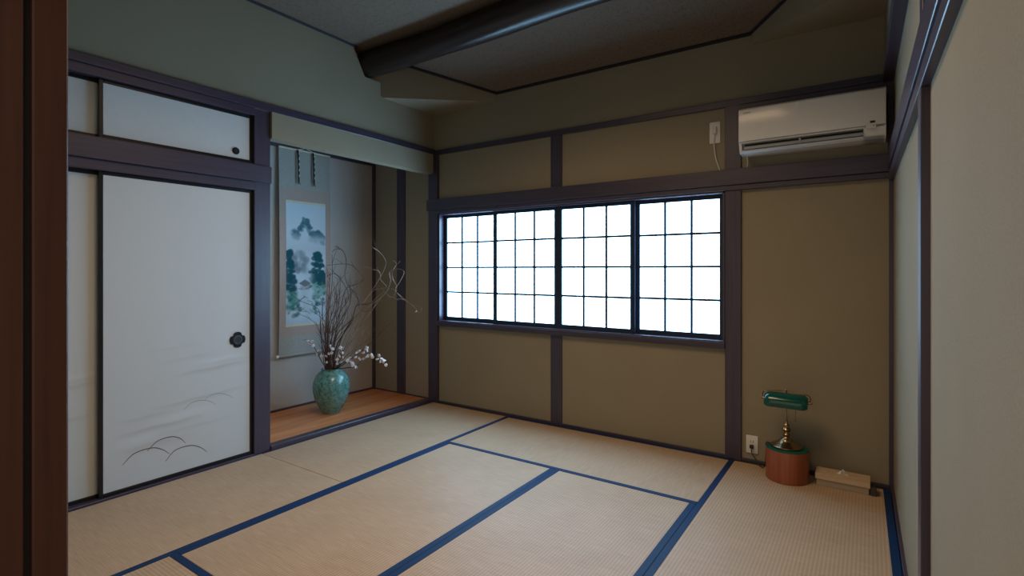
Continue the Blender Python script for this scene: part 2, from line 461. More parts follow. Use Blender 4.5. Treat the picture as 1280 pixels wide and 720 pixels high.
# right wall
trim('dark_wood_y', WR - 0.052, WR + 0.01, 0.36, YB - 0.03, 2.372, 2.432, sh=True)
trim('dark_wood_y', WR - 0.028, WR + 0.01, 0.36, YB - 0.045, 1.862, 1.968, sh=True)
trim('dark_wood_y', WR - 0.016, WR + 0.01, 0.36, YB - 0.04, 1.846, 1.862, sh=True)
trim('dark_wood_y', WR - 0.024, WR + 0.01, 0.36, YB - 0.032, 1.80, 1.846, sh=True)
trim('dark_wood', WR - 0.022, WR + 0.01, 1.885, 1.967, -0.05, 1.80, sh=True)
trim('dark_wood', WR - 0.018, WR + 0.01, 1.885, 1.967, 1.968, 2.372, sh=True)
o = MB().box(WR - 0.014, WR + 0.01, 0.36, YB - 0.03, -0.05, 0.026, bev=0.002).shear().build('baseboard_right', M['dark_wood_y'], kind='structure')

# ------------------------------------------------------------------ the log beam
b = bmesh.new()
nx, nr = 60, 24
rings = []
for i in range(nx + 1):
    t = i / nx
    x = XL - 0.06 + t * (0.17 - XL + 0.03)
    cy = 3.002 - 0.028 * (x - XL) + 0.010 * math.sin(x * 2.1)
    cz = 3.016 + 0.006 * math.sin(x * 3.0 + 1)
    r0 = 0.102 + 0.004 * math.sin(x * 5.1) + 0.004 * t
    if i == 0: r0 *= 0.93
    ring = []
    for k in range(nr):
        a = 2 * math.pi * k / nr
        r = r0 * (1 + 0.022 * math.sin(3 * a + x * 1.3) + 0.012 * math.sin(7 * a + x * 4))
        ring.append(b.verts.new((x, cy + r * math.cos(a), cz + r * math.sin(a))))
    rings.append(ring)
for p, q in zip(rings, rings[1:]):
    for k in range(nr): b.faces.new((p[k], p[(k + 1) % nr], q[(k + 1) % nr], q[k]))
b.faces.new(rings[0][::-1]); b.faces.new(rings[-1])
bmesh.ops.recalc_face_normals(b, faces=b.faces[:])
mb = MB(); mb.merge(b)
tag(mb.build('log_beam', M['log'], smooth=True, origin=(XL, 3.0, 3.0)), 'dark round log beam running across under the brown ceiling', 'beam')

# ------------------------------------------------------------------ tatami mats
HERI = 0.034
def mat_(x0, x1, y0, y1, axis, label, shr=False, h0=HERI):
    g = 0.001
    x0 += g; x1 -= g; y0 += g; y1 -= g
    e = empty('tatami_mat', ((x0 + x1) / 2, (y0 + y1) / 2, -0.055), label, 'tatami mat', 'tatami mats covering the floor')
    def sk(b):
        if shr:
            for v in b.bm.verts:
                if v.co.x > -0.3: v.co.x += -0.0141 * (v.co.y - 1.3)
        return b
    sk(MB().box(x0, x1, y0, y1, -0.055, 0.0, bev=0.002)).build('rush_surface', M['tatY' if axis == 'Y' else 'tatX'], e)
    if axis == 'Y':
        hs = [(x0 - 0.0003, x0 + h0, y0, y1), (x1 - HERI, x1 + 0.0003, y0, y1)]
    else:
        hs = [(x0, x1, y0 - 0.0003, y0 + HERI), (x0, x1, y1 - HERI, y1 + 0.0003)]
    for i, h in enumerate(hs):
        sk(MB().box(*h, -0.02, 0.0016, bev=0.0008)).build('cloth_border', M['heri'], e)
X1, X2, X3 = -2.585, -1.665, -0.782
Y1, Y2, Y3 = 1.105, 2.03, 2.925
mat_(XL + 0.011, X1, Y2, YB - 0.031, 'Y', 'tatami mat lying along the edge of the alcove', h0=0.008)
mat_(XL + 0.006, X1, 0.365, Y2, 'Y', 'tatami mat along the foot of the white sliding closet doors', h0=0.006)
mat_(X1, X3, Y3, YB - 0.016, 'X', 'tatami mat lying crosswise under the window')
mat_(X1, X2, Y1, Y3, 'Y', 'tatami mat in the room middle, the one nearer the closet side')
mat_(X2, X3, Y1, Y3, 'Y', 'tatami mat in the room middle, the one nearer the lamp side')
mat_(X3, WR - 0.016, 1.97, YB - 0.037, 'Y', 'tatami mat in the corner carrying the lamp and tissue box', True)
mat_(X3, WR - 0.016, 0.365, 1.968, 'Y', 'tatami mat beside the right wall, nearest the doorway', True)
mat_(X1, X3, 0.365, Y1, 'X', 'tatami mat lying crosswise at the bottom edge near the doorway')

# ------------------------------------------------------------------ the window with four sliding paper sashes
wz0, wz1 = OZ0, OZ1
win = empty('window_1', ((OX0 + OX1) / 2, YB + 0.04, OZ0), kind='structure')
win['label'] = 'wide window of four sliding sashes with white paper panes in dark grids'
fr = MB()
fr.box(OX0, OX0 + 0.012, YB - 0.02, YB + 0.10, wz0, wz1); fr.box(OX1 - 0.012, OX1, YB - 0.02, YB + 0.10, wz0, wz1)
fr.box(OX0, OX1, YB - 0.02, YB + 0.10, wz1 - 0.012, wz1); fr.box(OX0, OX1, YB - 0.03, YB + 0.10, wz0, wz0 + 0.008)
fr.build('outer_frame', M['dark_wood_x'], win)
bx(OX0, OX1, YB + 0.10, YB + 0.115, wz0, wz1).build('outer_shutter', M['black'], win)
sashes = [(OX0 + 0.012, -2.782, YB + 0.045), (-2.79, -2.128, YB + 0.010), (-2.128, -1.466, YB + 0.010), (-1.475, OX1 - 0.012, YB + 0.045)]
for si, (a, bb, y0) in enumerate(sashes):
    z0, z1 = wz0 + 0.008, wz1 - 0.012
    s = empty('sash', ((a + bb) / 2, y0, z0)); s.parent = win; s.location = Vector(((a + bb) / 2, y0, z0)) - win.location
    y1 = y0 + 0.028
    sw, rt_, rb = 0.036, 0.030, 0.036
    for (p, q) in ((a, a + sw), (bb - sw, bb)):
        bx(p, q, y0, y1, z0, z1, bev=0.002).build('stile', M['sash'], s)
    bx(a + sw, bb - sw, y0 + 0.001, y1 - 0.001, z1 - rt_, z1, bev=0.001).build('rail', M['sash'], s)
    bx(a + sw, bb - sw, y0 + 0.001, y1 - 0.001, z0, z0 + rb, bev=0.001).build('rail', M['sash'], s)
    gx0, gx1, gz0, gz1 = a + sw, bb - sw, z0 + rb, z1 - rt_
    mw = 0.0085
    for i in (1, 2):
        x = gx0 + (gx1 - gx0) * i / 3
        bx(x - mw, x + mw, y0 + 0.004, y0 + 0.016, gz0, gz1).build('muntin', M['sash'], s)
    for i in (1, 2, 3):
        z = gz0 + (gz1 - gz0) * i / 4
        bx(gx0, gx1, y0 + 0.0045, y0 + 0.0155, z - mw, z + mw).build('muntin', M['sash'], s)
    for i in range(3):
        for j in range(4):
            xa = gx0 + (gx1 - gx0) * i / 3; xb = gx0 + (gx1 - gx0) * (i + 1) / 3
            za = gz0 + (gz1 - gz0) * j / 4; zb = gz0 + (gz1 - gz0) * (j + 1) / 4
            bx(xa, xb, y0 + 0.016, y0 + 0.018, za, zb).build('pane', M['paper_lit'], s)

# ------------------------------------------------------------------ sliding closet doors
def painted_grid(name, nu, nv, fn, point, mat, parent, back=None):
    """grid of nu x nv cells; fn(U,V)->(..,3) linear colour; point(u,v)->world"""
    off = Vector((0, 0, 0)); p = parent
    while p is not None: off += p.location; p = p.parent
    us = np.linspace(0, 1, nu + 1); vv = np.linspace(0, 1, nv + 1)
    U, V = np.meshgrid(us, vv)
    C = np.clip(fn(U, V), 0, 1).reshape(-1, 3)
    verts = [tuple(point(u, v) - off) for v in vv for u in us]
    faces = [(j * (nu + 1) + i, j * (nu + 1) + i + 1, (j + 1) * (nu + 1) + i + 1, (j + 1) * (nu + 1) + i) for j in range(nv) for i in range(nu)]
    me = bpy.data.meshes.new(name); me.from_pydata(verts, [], faces)
    at = me.color_attributes.new('paint', 'FLOAT_COLOR', 'POINT')
    at.data.foreach_set('color', np.concatenate([C, np.ones((len(C), 1))], 1).astype(np.float32).ravel())
    for f in me.polygons: f.use_smooth = True
    me.materials.append(mat)
    o = bpy.data.objects.new(name, me); col.objects.link(o); o.parent = parent
    return o

PAPER = np.array((0.57, 0.60, 0.61))
def wisp_fn(seed):
    def fn(U, V):
        rs = np.random.RandomState(seed)
        C = np.ones(U.shape + (3,)) * PAPER
        # (centre u, v, half-length, half-height, slope, strength) of the pale brushed mist streaks
        W = [(0.35, 0.175, 0.30, 0.006, 0.02, -0.16), (0.62, 0.245, 0.36, 0.006, 0.03, -0.13), (0.30, 0.120, 0.26, 0.010, 0.01, -0.12),
             (0.72, 0.345, 0.30, 0.006, 0.03, -0.16), (0.55, 0.395, 0.22, 0.005, 0.03, -0.07), (0.80, 0.365, 0.25, 0.006, 0.02, -0.08), (0.45, 0.435, 0.2, 0.004, 0.02, -0.06),
             (0.50, 0.20, 0.25, 0.012, 0.03, 0.08), (0.75, 0.375, 0.22, 0.010, 0.03, 0.08), (0.2, 0.15, 0.15, 0.014, 0.03, 0.07), (0.6, 0.15, 0.3, 0.006, 0.02, -0.07), (0.25, 0.215, 0.2, 0.006, 0.02, -0.09)]
        for (u0, v0, a, b_, k, s_) in W:
            d = (V - v0 - k * (U - u0) - 0.0015 * np.sin(U * 23 + seed)) / b_
            # soft below, crisper above
            m_ = np.exp(-np.where(d > 0, (d * 1.6) ** 2, (d * 0.6) ** 2)) * np.clip(1 - ((U - u0) / a) ** 2, 0, 1)
            C = C * (1 + (s_ * m_)[..., None] * np.array((0.9, 1.0, 1.15)))
        return C
    return fn
DX = XL - 0.022           # face of the front track doors
def hikite(parent, y, z, x, r, quatre):
    b = MB()
    if quatre:
        pts = []
        for k in range(48):
            a = 2 * math.pi * k / 48
            rr = r * (0.86 + 0.14 * abs(math.cos(2 * a)) ** 0.5) if abs(math.cos(2 * a)) > 0.30 else r * 0.80
            pts.append((x, y + rr * math.cos(a), z + rr * math.sin(a)))
        b.prism(pts, (0.005, 0, 0))
    else:
        b.prism([(x, y + r * math.cos(2 * math.pi * k / 24), z + r * math.sin(2 * math.pi * k / 24)) for k in range(24)], (0.004, 0, 0))
    h = b.build('pull_handle', M['iron'], parent)
    ri = r * 0.5
    MB().tube([(x + 0.005, y + ri * math.cos(2 * math.pi * k / 24), z + ri * math.sin(2 * math.pi * k / 24)) for k in range(25)], 0.0035 if quatre else 0.002, 6).build('ring', M['steel_ring'] if quatre else M['iron'], h, smooth=True)
    MB().prism([(x + 0.0045, y + ri * math.cos(2 * math.pi * k / 24), z + ri * math.sin(2 * math.pi * k / 24)) for k in range(24)], (0.0012, 0, 0)).build('cup', M['black'], h)
def door(name, y0, y1, z0, z1, x, label, painted, handle=None, seed=1):
    e = empty(name, (x - 0.01, (y0 + y1) / 2, z0), label, 'sliding door')
    f = 0.020
    for (p, q) in ((y0, y0 + f), (y1 - f, y1)):
        bx(x - 0.022, x + 0.002, p, q, z0, z1, bev=0.002).build('stile', M['lacquer'], e)
    for (p, q) in ((z0, z0 + f), (z1 - f, z1)):
        bx(x - 0.022, x + 0.0015, y0 + f, y1 - f, p, q, bev=0.002).build('rail', M['lacquer'], e)
    bx(x - 0.018, x - 0.003, y0 + f * 0.8, y1 - f * 0.8, z0 + f * 0.8, z1 - f * 0.8).build('core_panel', M['door_paper'], e)
    if painted:
        a0, a1, c0, c1 = y0 + f, y1 - f, z0 + f, z1 - f
        painted_grid('paper_face', 120, 300, wisp_fn(seed), lambda u, v: Vector((x - 0.0015, a0 + (a1 - a0) * u, c0 + (c1 - c0) * v)), M['fusuma'], e)
    if handle: hikite(e, handle[0], handle[1], x - 0.002, handle[2], handle[3])
    return e
ZD0, ZD1 = 0.011, 1.827
ZU0, ZU1 = 2.013, 2.340
d1 = door('sliding_door', 1.106, 1.980, ZD0, ZD1, DX, 'tall white sliding closet door painted with hill arcs, round pull handle', True, (1.876, 0.807, 0.053, True), 1)
door('sliding_door', 0.35, 1.150, ZD0, ZD1, DX - 0.030, 'tall white sliding closet door half hidden by the doorway jamb', True, None, 4)
door('sliding_door', 1.106, 1.980, ZU0, ZU1, DX, 'low white sliding door of the upper cupboard with small round pull', False, (1.865, 2.079, 0.024, False))
door('sliding_door', 0.35, 1.150, ZU0, ZU1, DX - 0.030, 'low upper cupboard door cut off by the doorway jamb', False)
def ink_arc(pts, w, mat):
    P = spline([at_x(u, v, DX) for u, v in pts], 10)
    n = len(P)
    b = bmesh.new(); prev = None
    for i, p in enumerate(P):
        ww = w * (0.25 + 0.75 * math.sin(math.pi * (0.12 + 0.80 * i / (n - 1))))
        t = P[min(i + 1, n - 1)] - P[max(i - 1, 0)]; nn = Vector((0, -t.z, t.y)).normalized()
        q = (b.verts.new(Vector((DX - 0.0009, p.y, p.z)) + nn * ww), b.verts.new(Vector((DX - 0.0009, p.y, p.z)) - nn * ww))
        if prev: b.faces.new((prev[0], prev[1], q[1], q[0]))
        prev = q
    mb = MB(); mb.merge(b)
    mb.build('painted_hill', M[mat], d1)
ink_arc([(153, 581.6), (168, 567), (189.7, 560), (203, 562), (212, 567.4)], 0.0030, 'ink')
ink_arc([(184, 564), (197, 551.5), (214, 546), (225, 548), (232, 553.8)], 0.0030, 'ink')
ink_arc([(207, 576.6), (219, 563), (237.4, 557), (250, 559), (259, 565)], 0.0030, 'ink')
ink_arc([(230, 512), (240, 503.5), (253, 500.4), (263, 502), (270, 506)], 0.0018, 'ink_pale')
ink_arc([(256, 499.7), (265, 493.5), (275, 491.8), (284, 493.5), (291, 497)], 0.0018, 'ink_pale')

# ------------------------------------------------------------------ hanging scroll
SX = XA + 0.03
scroll = empty('hanging_scroll', (SX, 2.94, 0.50), 'hanging scroll with a blue-green mountain landscape on the alcove wall', 'scroll')
sy0, sy1, sz0, sz1 = 2.672, 3.205, 0.505, 2.372
def sx_at(z):            # gentle belly of the paper
    t = (z - sz0) / (sz1 - sz0)
    return SX + 0.016 * math.sin(math.pi * t) * (1 - 0.3 * t)
def sheet(name, y0, y1, z0, z1, mat, lift, parent=scroll, nv=24):
    b = bmesh.new(); rows = []
    for j in range(nv + 1):
        z = z0 + (z1 - z0) * j / nv
        x = sx_at(z) + lift
        rows.append([b.verts.new((x, y0, z)), b.verts.new((x, y1, z)), b.verts.new((x - 0.002, y1, z)), b.verts.new((x - 0.002, y0, z))])
    for p, q in zip(rows, rows[1:]):
        for k in range(4): b.faces.new((p[k], p[(k + 1) % 4], q[(k + 1) % 4], q[k]))
    b.faces.new(rows[0]); b.faces.new(rows[-1][::-1])
    bmesh.ops.recalc_face_normals(b, faces=b.faces[:])
    mb = MB(); mb.merge(b)
    return mb.build(name, mat, parent)
sheet('cloth_mount', sy0, sy1, sz0, sz1, M['scroll_cloth'], 0)
sheet('brocade_border', sy0 + 0.001, sy1 - 0.001, 0.675, 2.02, M['scroll_border'], 0.0012)
py0, py1, pz0, pz1 = 2.735, 3.146, 0.785, 1.885
sheet('cream_strip', py0, py1, pz1, pz1 + 0.022, M['cream'], 0.0024)
sheet('cream_strip', py0, py1, pz0 - 0.022, pz0, M['cream'], 0.0024)
def picture(U, V):
    rs = np.random.RandomState(3)
    sky = np.array((0.50, 0.60, 0.66)); C = np.ones(U.shape + (3,)) * sky
    def n2(f, s):
        r = np.random.RandomState(s); o_ = np.zeros_like(U)
        for _ in range(9):
            a, b_, p_ = r.uniform(-1, 1) * f, r.uniform(-1, 1) * f, r.uniform(0, 6.28)
            o_ += np.sin(a * U * 6.28 + b_ * V * 2.7 * 6.28 + p_)
        return o_ / 9
    def mix(c_, m_):
        nonlocal C
        m_ = np.clip(m_, 0, 1)[..., None]; C = C * (1 - m_) + np.array(c_) * m_
    AR = 2.68
    def blob(u, v, r, c_, s=0.8, soft=0.35, sq=1.0):
        d = np.sqrt((U - u) ** 2 + ((V - v) * AR / sq) ** 2) / r + 0.28 * n2(9, int(u * 977 + v * 331) % 9999)
        mix(c_, s * np.clip((1 - d) / soft, 0, 1))
    # far hills over mist
    for k in range(170):
        u = rs.uniform(.14, .97)
        ridge = .775 + .095 * math.exp(-((u - .46) / .17) ** 2) + .02 * math.sin(u * 17) - .035 * max(0, u - .7) / .3
        dep = rs.uniform(0, 1)
        fade = 1 - .7 * dep
        g_ = rs.uniform(0, 1)
        blob(u, ridge - .085 * dep, rs.uniform(.04, .075), (0.022 + .06 * g_, 0.105 + .10 * g_, 0.145 + .10 * g_), 0.85 * fade * (1 if u > .28 else .5), 0.35, 0.8)
    for (u, v, r) in ((.68, .70, .10), (.76, .69, .08), (.60, .70, .09)):
        blob(u, v, r, (0.16, 0.25, 0.27), 0.45, 0.8)
    mix((0.52, 0.58, 0.63), 0.6 * np.exp(-((V - 0.705) / 0.035) ** 2) * (0.8 + 0.6 * n2(3, 5)))
    mix((0.44, 0.50, 0.55), 0.55 * np.exp(-((V - 0.62) / 0.06) ** 2))
    # grey distant trees
    for k in range(26):
        blob(rs.uniform(.12, .5), rs.uniform(.44, .60), rs.uniform(.07, .12), (0.13, 0.17, 0.19), 0.45, 0.6)
    # right: tall pine, green bank
    for k in range(16):
        blob(rs.uniform(.72, 1.0), rs.uniform(.22, .40), rs.uniform(.09, .17), (0.09, 0.30, 0.22), 0.6, 0.7)
    for k in range(14):
        blob(rs.uniform(.0, .22), rs.uniform(.12, .36), rs.uniform(.08, .15), (0.08, 0.27, 0.23), 0.6, 0.7)
    for k in range(70):
        v = rs.uniform(.30, .59); wdt = 0.26 * (1 - (v - .30) / .36)
        blob(.78 + rs.uniform(-1, 1) * wdt, v, rs.uniform(.055, .10), (0.010, 0.085, 0.105), 0.9, 0.3, 0.7)
    # left: dark pines
    for k in range(56):
        v = rs.uniform(.28, .60)
        blob(rs.uniform(-.02, .22 * (1 - (v - .3) / .7)), v, rs.uniform(.055, .095), (0.012, 0.08, 0.105), 0.9, 0.3, 0.7)
    for k in range(22):
        blob(rs.uniform(.0, .35), rs.uniform(.06, .24), rs.uniform(.04, .07), (0.02, 0.15, 0.15), 0.6, 0.5)
        blob(rs.uniform(.6, 1.), rs.uniform(.08, .26), rs.uniform(.04, .07), (0.03, 0.17, 0.15), 0.6, 0.5)
    # river and hut
    mix((0.42, 0.52, 0.56), 0.7 * np.exp(-((U - .50 - .06 * np.sin(V * 20)) / .10) ** 2) * (V < .42))
    roof = np.clip(1 - np.abs(U - .46) / .17 - np.abs(V - .335) / .035, 0, 1)
    mix((0.10, 0.11, 0.13), np.clip(roof * 6, 0, 1) * 0.85)
    mix((0.36, 0.36, 0.36), 0.8 * ((np.abs(U - .46) < .11) & (np.abs(V - .295) < .018)))
    for k in range(26):
        u0, v0, L_, an = rs.uniform(.1, .9), rs.uniform(.08, .32), rs.uniform(.08, .3), rs.uniform(-.7, .7)
        du, dv = U - u0, (V - v0) * AR
        s_ = du * math.cos(an) + dv * math.sin(an); t_ = -du * math.sin(an) + dv * math.cos(an)
        mix((0.04, 0.05, 0.06), 0.7 * (np.abs(s_) < L_ / 2) * np.clip(1 - np.abs(t_) / 0.014, 0, 1))
    mix((0.40, 0.52, 0.60), 0.6 * np.clip((0.06 - V) / 0.05, 0, 1))
    return C
painted_grid('painting', 80, 214, picture, lambda u, v: Vector((sx_at(pz0 + (pz1 - pz0) * v) + 0.0030, py0 + (py1 - py0) * u, pz0 + (pz1 - pz0) * v)), M['painting'], scroll)
MB().tube([(SX, sy0, sz1 + 0.004), (SX, sy1, sz1 + 0.004)], 0.009, 10).build('top_rod', M['cream'], scroll, smooth=True)
r_ = MB().tube([(SX, sy0 - 0.004, sz0), (SX, sy1 + 0.004, sz0)], 0.013, 12).build('bottom_roller', M['scroll_cloth'], scroll, smooth=True)
for s_, yy in ((-1, sy0 - 0.004), (1, sy1 + 0.004)):
    MB().tube([(SX, yy, sz0), (SX, yy + s_ * 0.022, sz0)], 0.014, 12).build('roller_knob', M['white_plastic'], r_, smooth=True)
cd = MB().tube([(SX + 0.004, 2.865, sz1 + 0.008), (SX + 0.004, 2.94, sz1 + 0.032), (SX + 0.004, 3.02, sz1 + 0.008)], 0.003, 6).build('hanging_cord', M['cord_white'], scroll, smooth=True)
MB().ball((SX + 0.006, 2.94, sz1 + 0.034), 0.010).build('hook', M['steel_ring'], cd)
for yy in (2.852, 3.012):
    rb_ = MB()
    pts = [(SX + 0.012, yy, 2.374), (SX + 0.022, yy + 0.002, 2.25), (SX + 0.026, yy + 0.001, 2.085)]
    P = spline(pts, 6)
    for a, c_ in zip(P, P[1:]):
        rb_.prism([a + Vector((0, -0.009, 0)), a + Vector((0, 0.009, 0)), c_ + Vector((0, 0.009, 0)), c_ + Vector((0, -0.009, 0))], (0.0015, 0, 0))
    rb = rb_.build('hanging_ribbon', M['black'], scroll)
    for k in range(5):
        z = 2.345 - k * 0.052
        bx(SX + 0.0235 - 0.004 * (k == 0), SX + 0.030, yy + 0.004, yy + 0.0100, z - 0.011, z + 0.011).build('silver_stitch', M['cord_white'], rb)
    t_ = MB()
    for s_ in (-1, 0, 1): t_.tube([(SX + 0.026, yy, 2.09), (SX + 0.028, yy + s_ * 0.014 + 0.006, 2.055)], [0.004, 0.001], 5)
    t_.build('tassel', M['black'], rb)

# ------------------------------------------------------------------ vase with branches
VX, VY, VZ = -3.93, 2.925, 0.016
vase = tag(MB().lathe([(0.0, 0.0), (0.066, 0.0), (0.070, 0.005), (0.077, 0.02), (0.099, 0.05), (0.125, 0.095), (0.144, 0.145), (0.155, 0.20), (0.157, 0.24), (0.151, 0.285), (0.131, 0.330), (0.102, 0.361), (0.083, 0.373), (0.079, 0.380), (0.086, 0.386), (0.085, 0.391), (0.076, 0.390), (0.070, 0.378), (0.072, 0.35), (0.05, 0.12), (0.0, 0.11)], 0, 0, 48, cap=False).build('vase', M['glaze'], smooth=True),
    'rounded turquoise crackle-glazed ceramic vase on the alcove floor', 'vase')
vase.location = (VX, VY, VZ)
VD = -math.sin(TH) * VX + math.cos(TH) * VY          # distance of the vase axis along the view
ROOT = Vector((VX, VY, VZ + 0.20))
def branch_path(pix, dd, n=6):
    """pix: image path from the vase mouth outward; dd: how far the tip leans toward (-) or away (+)"""
    P = []
    m_ = len(pix)
    for i, (u, v) in enumerate(pix):
        P.append(at_depth(u, v, VD + dd * i / (m_ - 1)))
    a = random.uniform(0, 6.28); rr = random.uniform(0, 0.02)
    base = ROOT + Vector((rr * math.cos(a), rr * math.sin(a), random.uniform(-0.04, 0.02)))
    return spline([base] + P, n)
def keep_inside(P):
    out = []
    for p in P:
        q = p.copy()
        if q.x < -3.5: q.x = max(q.x, XA + 0.085); q.y = min(q.y, YB - 0.03)
        out.append(q)
    return out
def tw(mb, P, r0, r1, n=5):
    P = keep_inside(P)
    k = len(P)
    mb.tube(P, [r0 + (r1 - r0) * i / (k - 1) for i in range(k)], n)
def side_shoots(mb, P, count, ln, r):
    for _ in range(count):
        i = random.randint(len(P) // 3, len(P) - 2)
        t = (P[i + 1] - P[i - 1]).normalized()
        d = (t * random.uniform(0.5, 1.0) + Vector((random.uniform(-1, 1), random.uniform(-1, 1), random.uniform(-.2, .8))) * 0.75).normalized()
        L_ = ln * random.uniform(.5, 1.2)
        q = [P[i], P[i] + d * L_ * .5 + Vector((0, 0, .01)), P[i] + d * L_ + Vector((0, 0, .04 * L_))]
        tw(mb, spline(q, 3), r, r * .45, 4)
def new_branch(name, label, group, mat, P, r0, r1, shoots=0, ln=.12):
    mb = MB(); tw(mb, P, r0, r1, 6)
    side_shoots(mb, P, shoots, ln, r1 * 1.05)
    return tag(mb.build(name, M[mat], smooth=True, origin=(VX, VY, VZ + 0.39)), label, 'branch', group)
# upright red-brown twigs
G1 = 'upright twigs in the vase'
tips = [(404, 372), (409, 355), (413, 340), (417, 352), (421, 362), (408, 392), (415, 318), (425, 345), (432, 372), (400, 402), (419, 388), (438, 352), (446, 366), (411, 410), (428, 402)]
for i, (u, v) in enumerate(tips):
    mu = 409 + (u - 409) * 0.35 + random.uniform(-3, 3)
    bu = 411 + (u - 415) * 0.22
    P = branch_path([(bu, 464), (mu, 464 + (v - 464) * .45), (u + random.uniform(-2, 2), 464 + (v - 464) * .75), (u, v)], random.uniform(-.18, .16))
    new_branch('bare_twig', 'thin bare reddish-brown twig standing upright in the turquoise vase', G1, 'twig', P, 0.0050, 0.0022, 8, .15)
# long twigs reaching left across the scroll
P = branch_path([(407, 464), (402, 430), (400, 395), (395, 384), (375, 376), (362, 366)], -.15)
new_branch('bare_twig', 'dark bare twig reaching left across the lower part of the painting', None, 'willow', P, .004, .0014, 3, .09)
P = branch_path([(408, 464), (405, 440), (398, 410), (386, 398), (372, 392)], -.05)
new_branch('bare_twig', 'short dark twig bending left below the painted hut', None, 'willow', P, .0035, .0013, 3, .07)
# curly willow stems
cw = [
 ('dark curly branch with a hooked tip rising highest above the vase', 'willow', [(416, 464), (421, 432), (438, 405), (449, 388), (447, 370), (436, 358), (431, 345), (433, 328), (429, 314), (421, 311), (415, 315)], -.12, .0052),
 ('dark curly branch arching right in a loop at mid height', 'willow', [(417, 464), (426, 425), (440, 398), (446, 382), (460, 380), (470, 376), (464, 388), (452, 389)], -.2, .0046),
 ('pale curly branch ending in coils before the alcove post', 'willow_pale', [(419, 464), (433, 430), (447, 398), (468, 378), (482, 366), (488, 352), (487, 340), (497, 336), (505, 340), (500, 352), (494, 362), (502, 372), (510, 378)], -.45, .0044),
 ('pale curly branch whose tip hangs farthest right', 'willow_pale', [(420, 464), (440, 425), (466, 386), (486, 362), (496, 366), (508, 376), (518, 384), (522, 390), (526, 390), (527, 385)], -.55, .0038),
 ('pale curly branch with a zigzag tip touching the thin alcove corner strip', 'willow_pale', [(418, 464), (432, 420), (450, 385), (464, 366), (470, 362), (483, 359), (476, 350), (475, 341), (468, 337), (457, 338)], -.3, .0042),
 ('pale curly branch with an S-shaped tip high beside the corner strip', 'willow_pale', [(419, 464), (434, 420), (452, 384), (472, 352), (482, 332), (480, 322), (473, 314), (467, 310)], -.35, .0038),
 ('thin curly branch curving over toward the painting edge', 'willow', [(414, 464), (418, 430), (424, 395), (432, 362), (444, 356), (454, 350), (452, 344), (440, 332), (426, 330), (408, 332)], -.08, .0038),
 ('short pale forked branch low to the right of the twigs', 'willow_pale', [(420, 464), (430, 448), (442, 437), (450, 428), (453, 416), (454, 405)], -.1, .0048),
 ('short pale branch bent right with a stubby tip', 'willow_pale', [(420, 464), (436, 446), (450, 432), (459, 422), (463, 414)], -.25, .0044),
 ('dark curly branch crossing the scroll edge with a bent tip', 'willow', [(413, 464), (414, 425), (424, 392), (436, 372), (428, 352), (418, 342), (405, 348), (400, 358)], -.1, .0036),
 ('pale curly branch making a small loop between strip and post', 'willow_pale', [(419, 464), (436, 428), (458, 388), (478, 366), (489, 372), (496, 360), (490, 346), (493, 334), (499, 328)], -.5, .0036),
 ('thin faint branch slanting right toward the alcove post', 'willow', [(420, 464), (440, 448), (462, 430), (480, 412), (492, 400)], -.4, .0028),
]
for lab, mt, pix, dd, r in cw:
    P = branch_path(pix, dd, 7); r *= (0.95 if mt == 'willow_pale' else 1.25)
    new_branch('curly_branch', lab, 'curly branches in the vase', mt, P, r, r * .38, 4, .10)
# flowering branches: every blossom is a mesh of its own
fb = bmesh.new()
for k in range(5):
    a = 2 * math.pi * k / 5
    t2 = bmesh.new(); bmesh.ops.create_icosphere(t2, subdivisions=1, radius=0.0085)
    for v in t2.verts: v.co = Vector((v.co.x + .007 * math.cos(a), v.co.y + .007 * math.sin(a), v.co.z * .8 + .004))
    me_ = bpy.data.meshes.new('t'); t2.to_mesh(me_); t2.free(); fb.from_mesh(me_); bpy.data.meshes.remove(me_)
blossom_me = bpy.data.meshes.new('blossom'); fb.to_mesh(blossom_me); fb.free(); blossom_me.materials.append(M['blossom'])
fl_b = [
 ('dark flowering branch stretching right with white blossoms to its end', [(419, 464), (432, 460), (445, 458), (454, 448), (464, 445), (473, 447), (479, 452), (485, 457)], -.3, 15),
 ('dark flowering branch with white blossoms leaning left over the scroll corner', [(409, 464), (401, 450), (396, 440), (390, 430), (385, 427)], -.1, 9),
 ('flowering branch with white blossoms low over the right rim', [(417, 464), (426, 455), (434, 452), (440, 456), (446, 459)], -.15, 12),
 ('short flowering branch with white blossoms above the vase mouth', [(415, 464), (420, 452), (427, 442), (429, 434)], -.12, 9),
 ('flowering branch of white blossoms between the upright twigs', [(411, 464), (409, 450), (412, 440), (416, 432)], -.1, 6),
 ('flowering branch whose white blossoms end before the corner strip', [(419, 464), (430, 455), (442, 446), (450, 441), (456, 438), (462, 442)], -.2, 9),
]
for lab, pix, dd, cnt in fl_b:
    P = keep_inside(branch_path(pix, dd, 6))
    e = new_branch('flowering_branch', lab, 'flowering branches in the vase', 'willow', P, .0052, .0024, 3, .05)
    n_ = len(P)
    for k in range(cnt):
        i = int(n_ * (.42 + .57 * (k + .5) / cnt))
        i = min(i, n_ - 1)
        f = bpy.data.objects.new('blossom', blossom_me); col.objects.link(f); f.parent = e
        f.location = P[i] + Vector((random.uniform(-.018, .018), random.uniform(-.022, .022), random.uniform(-.014, .022))) - e.location
        f.rotation_euler = (random.uniform(0, 6), random.uniform(0, 6), random.uniform(0, 6))
        s_ = random.uniform(.75, 1.25); f.scale = (s_, s_, s_)

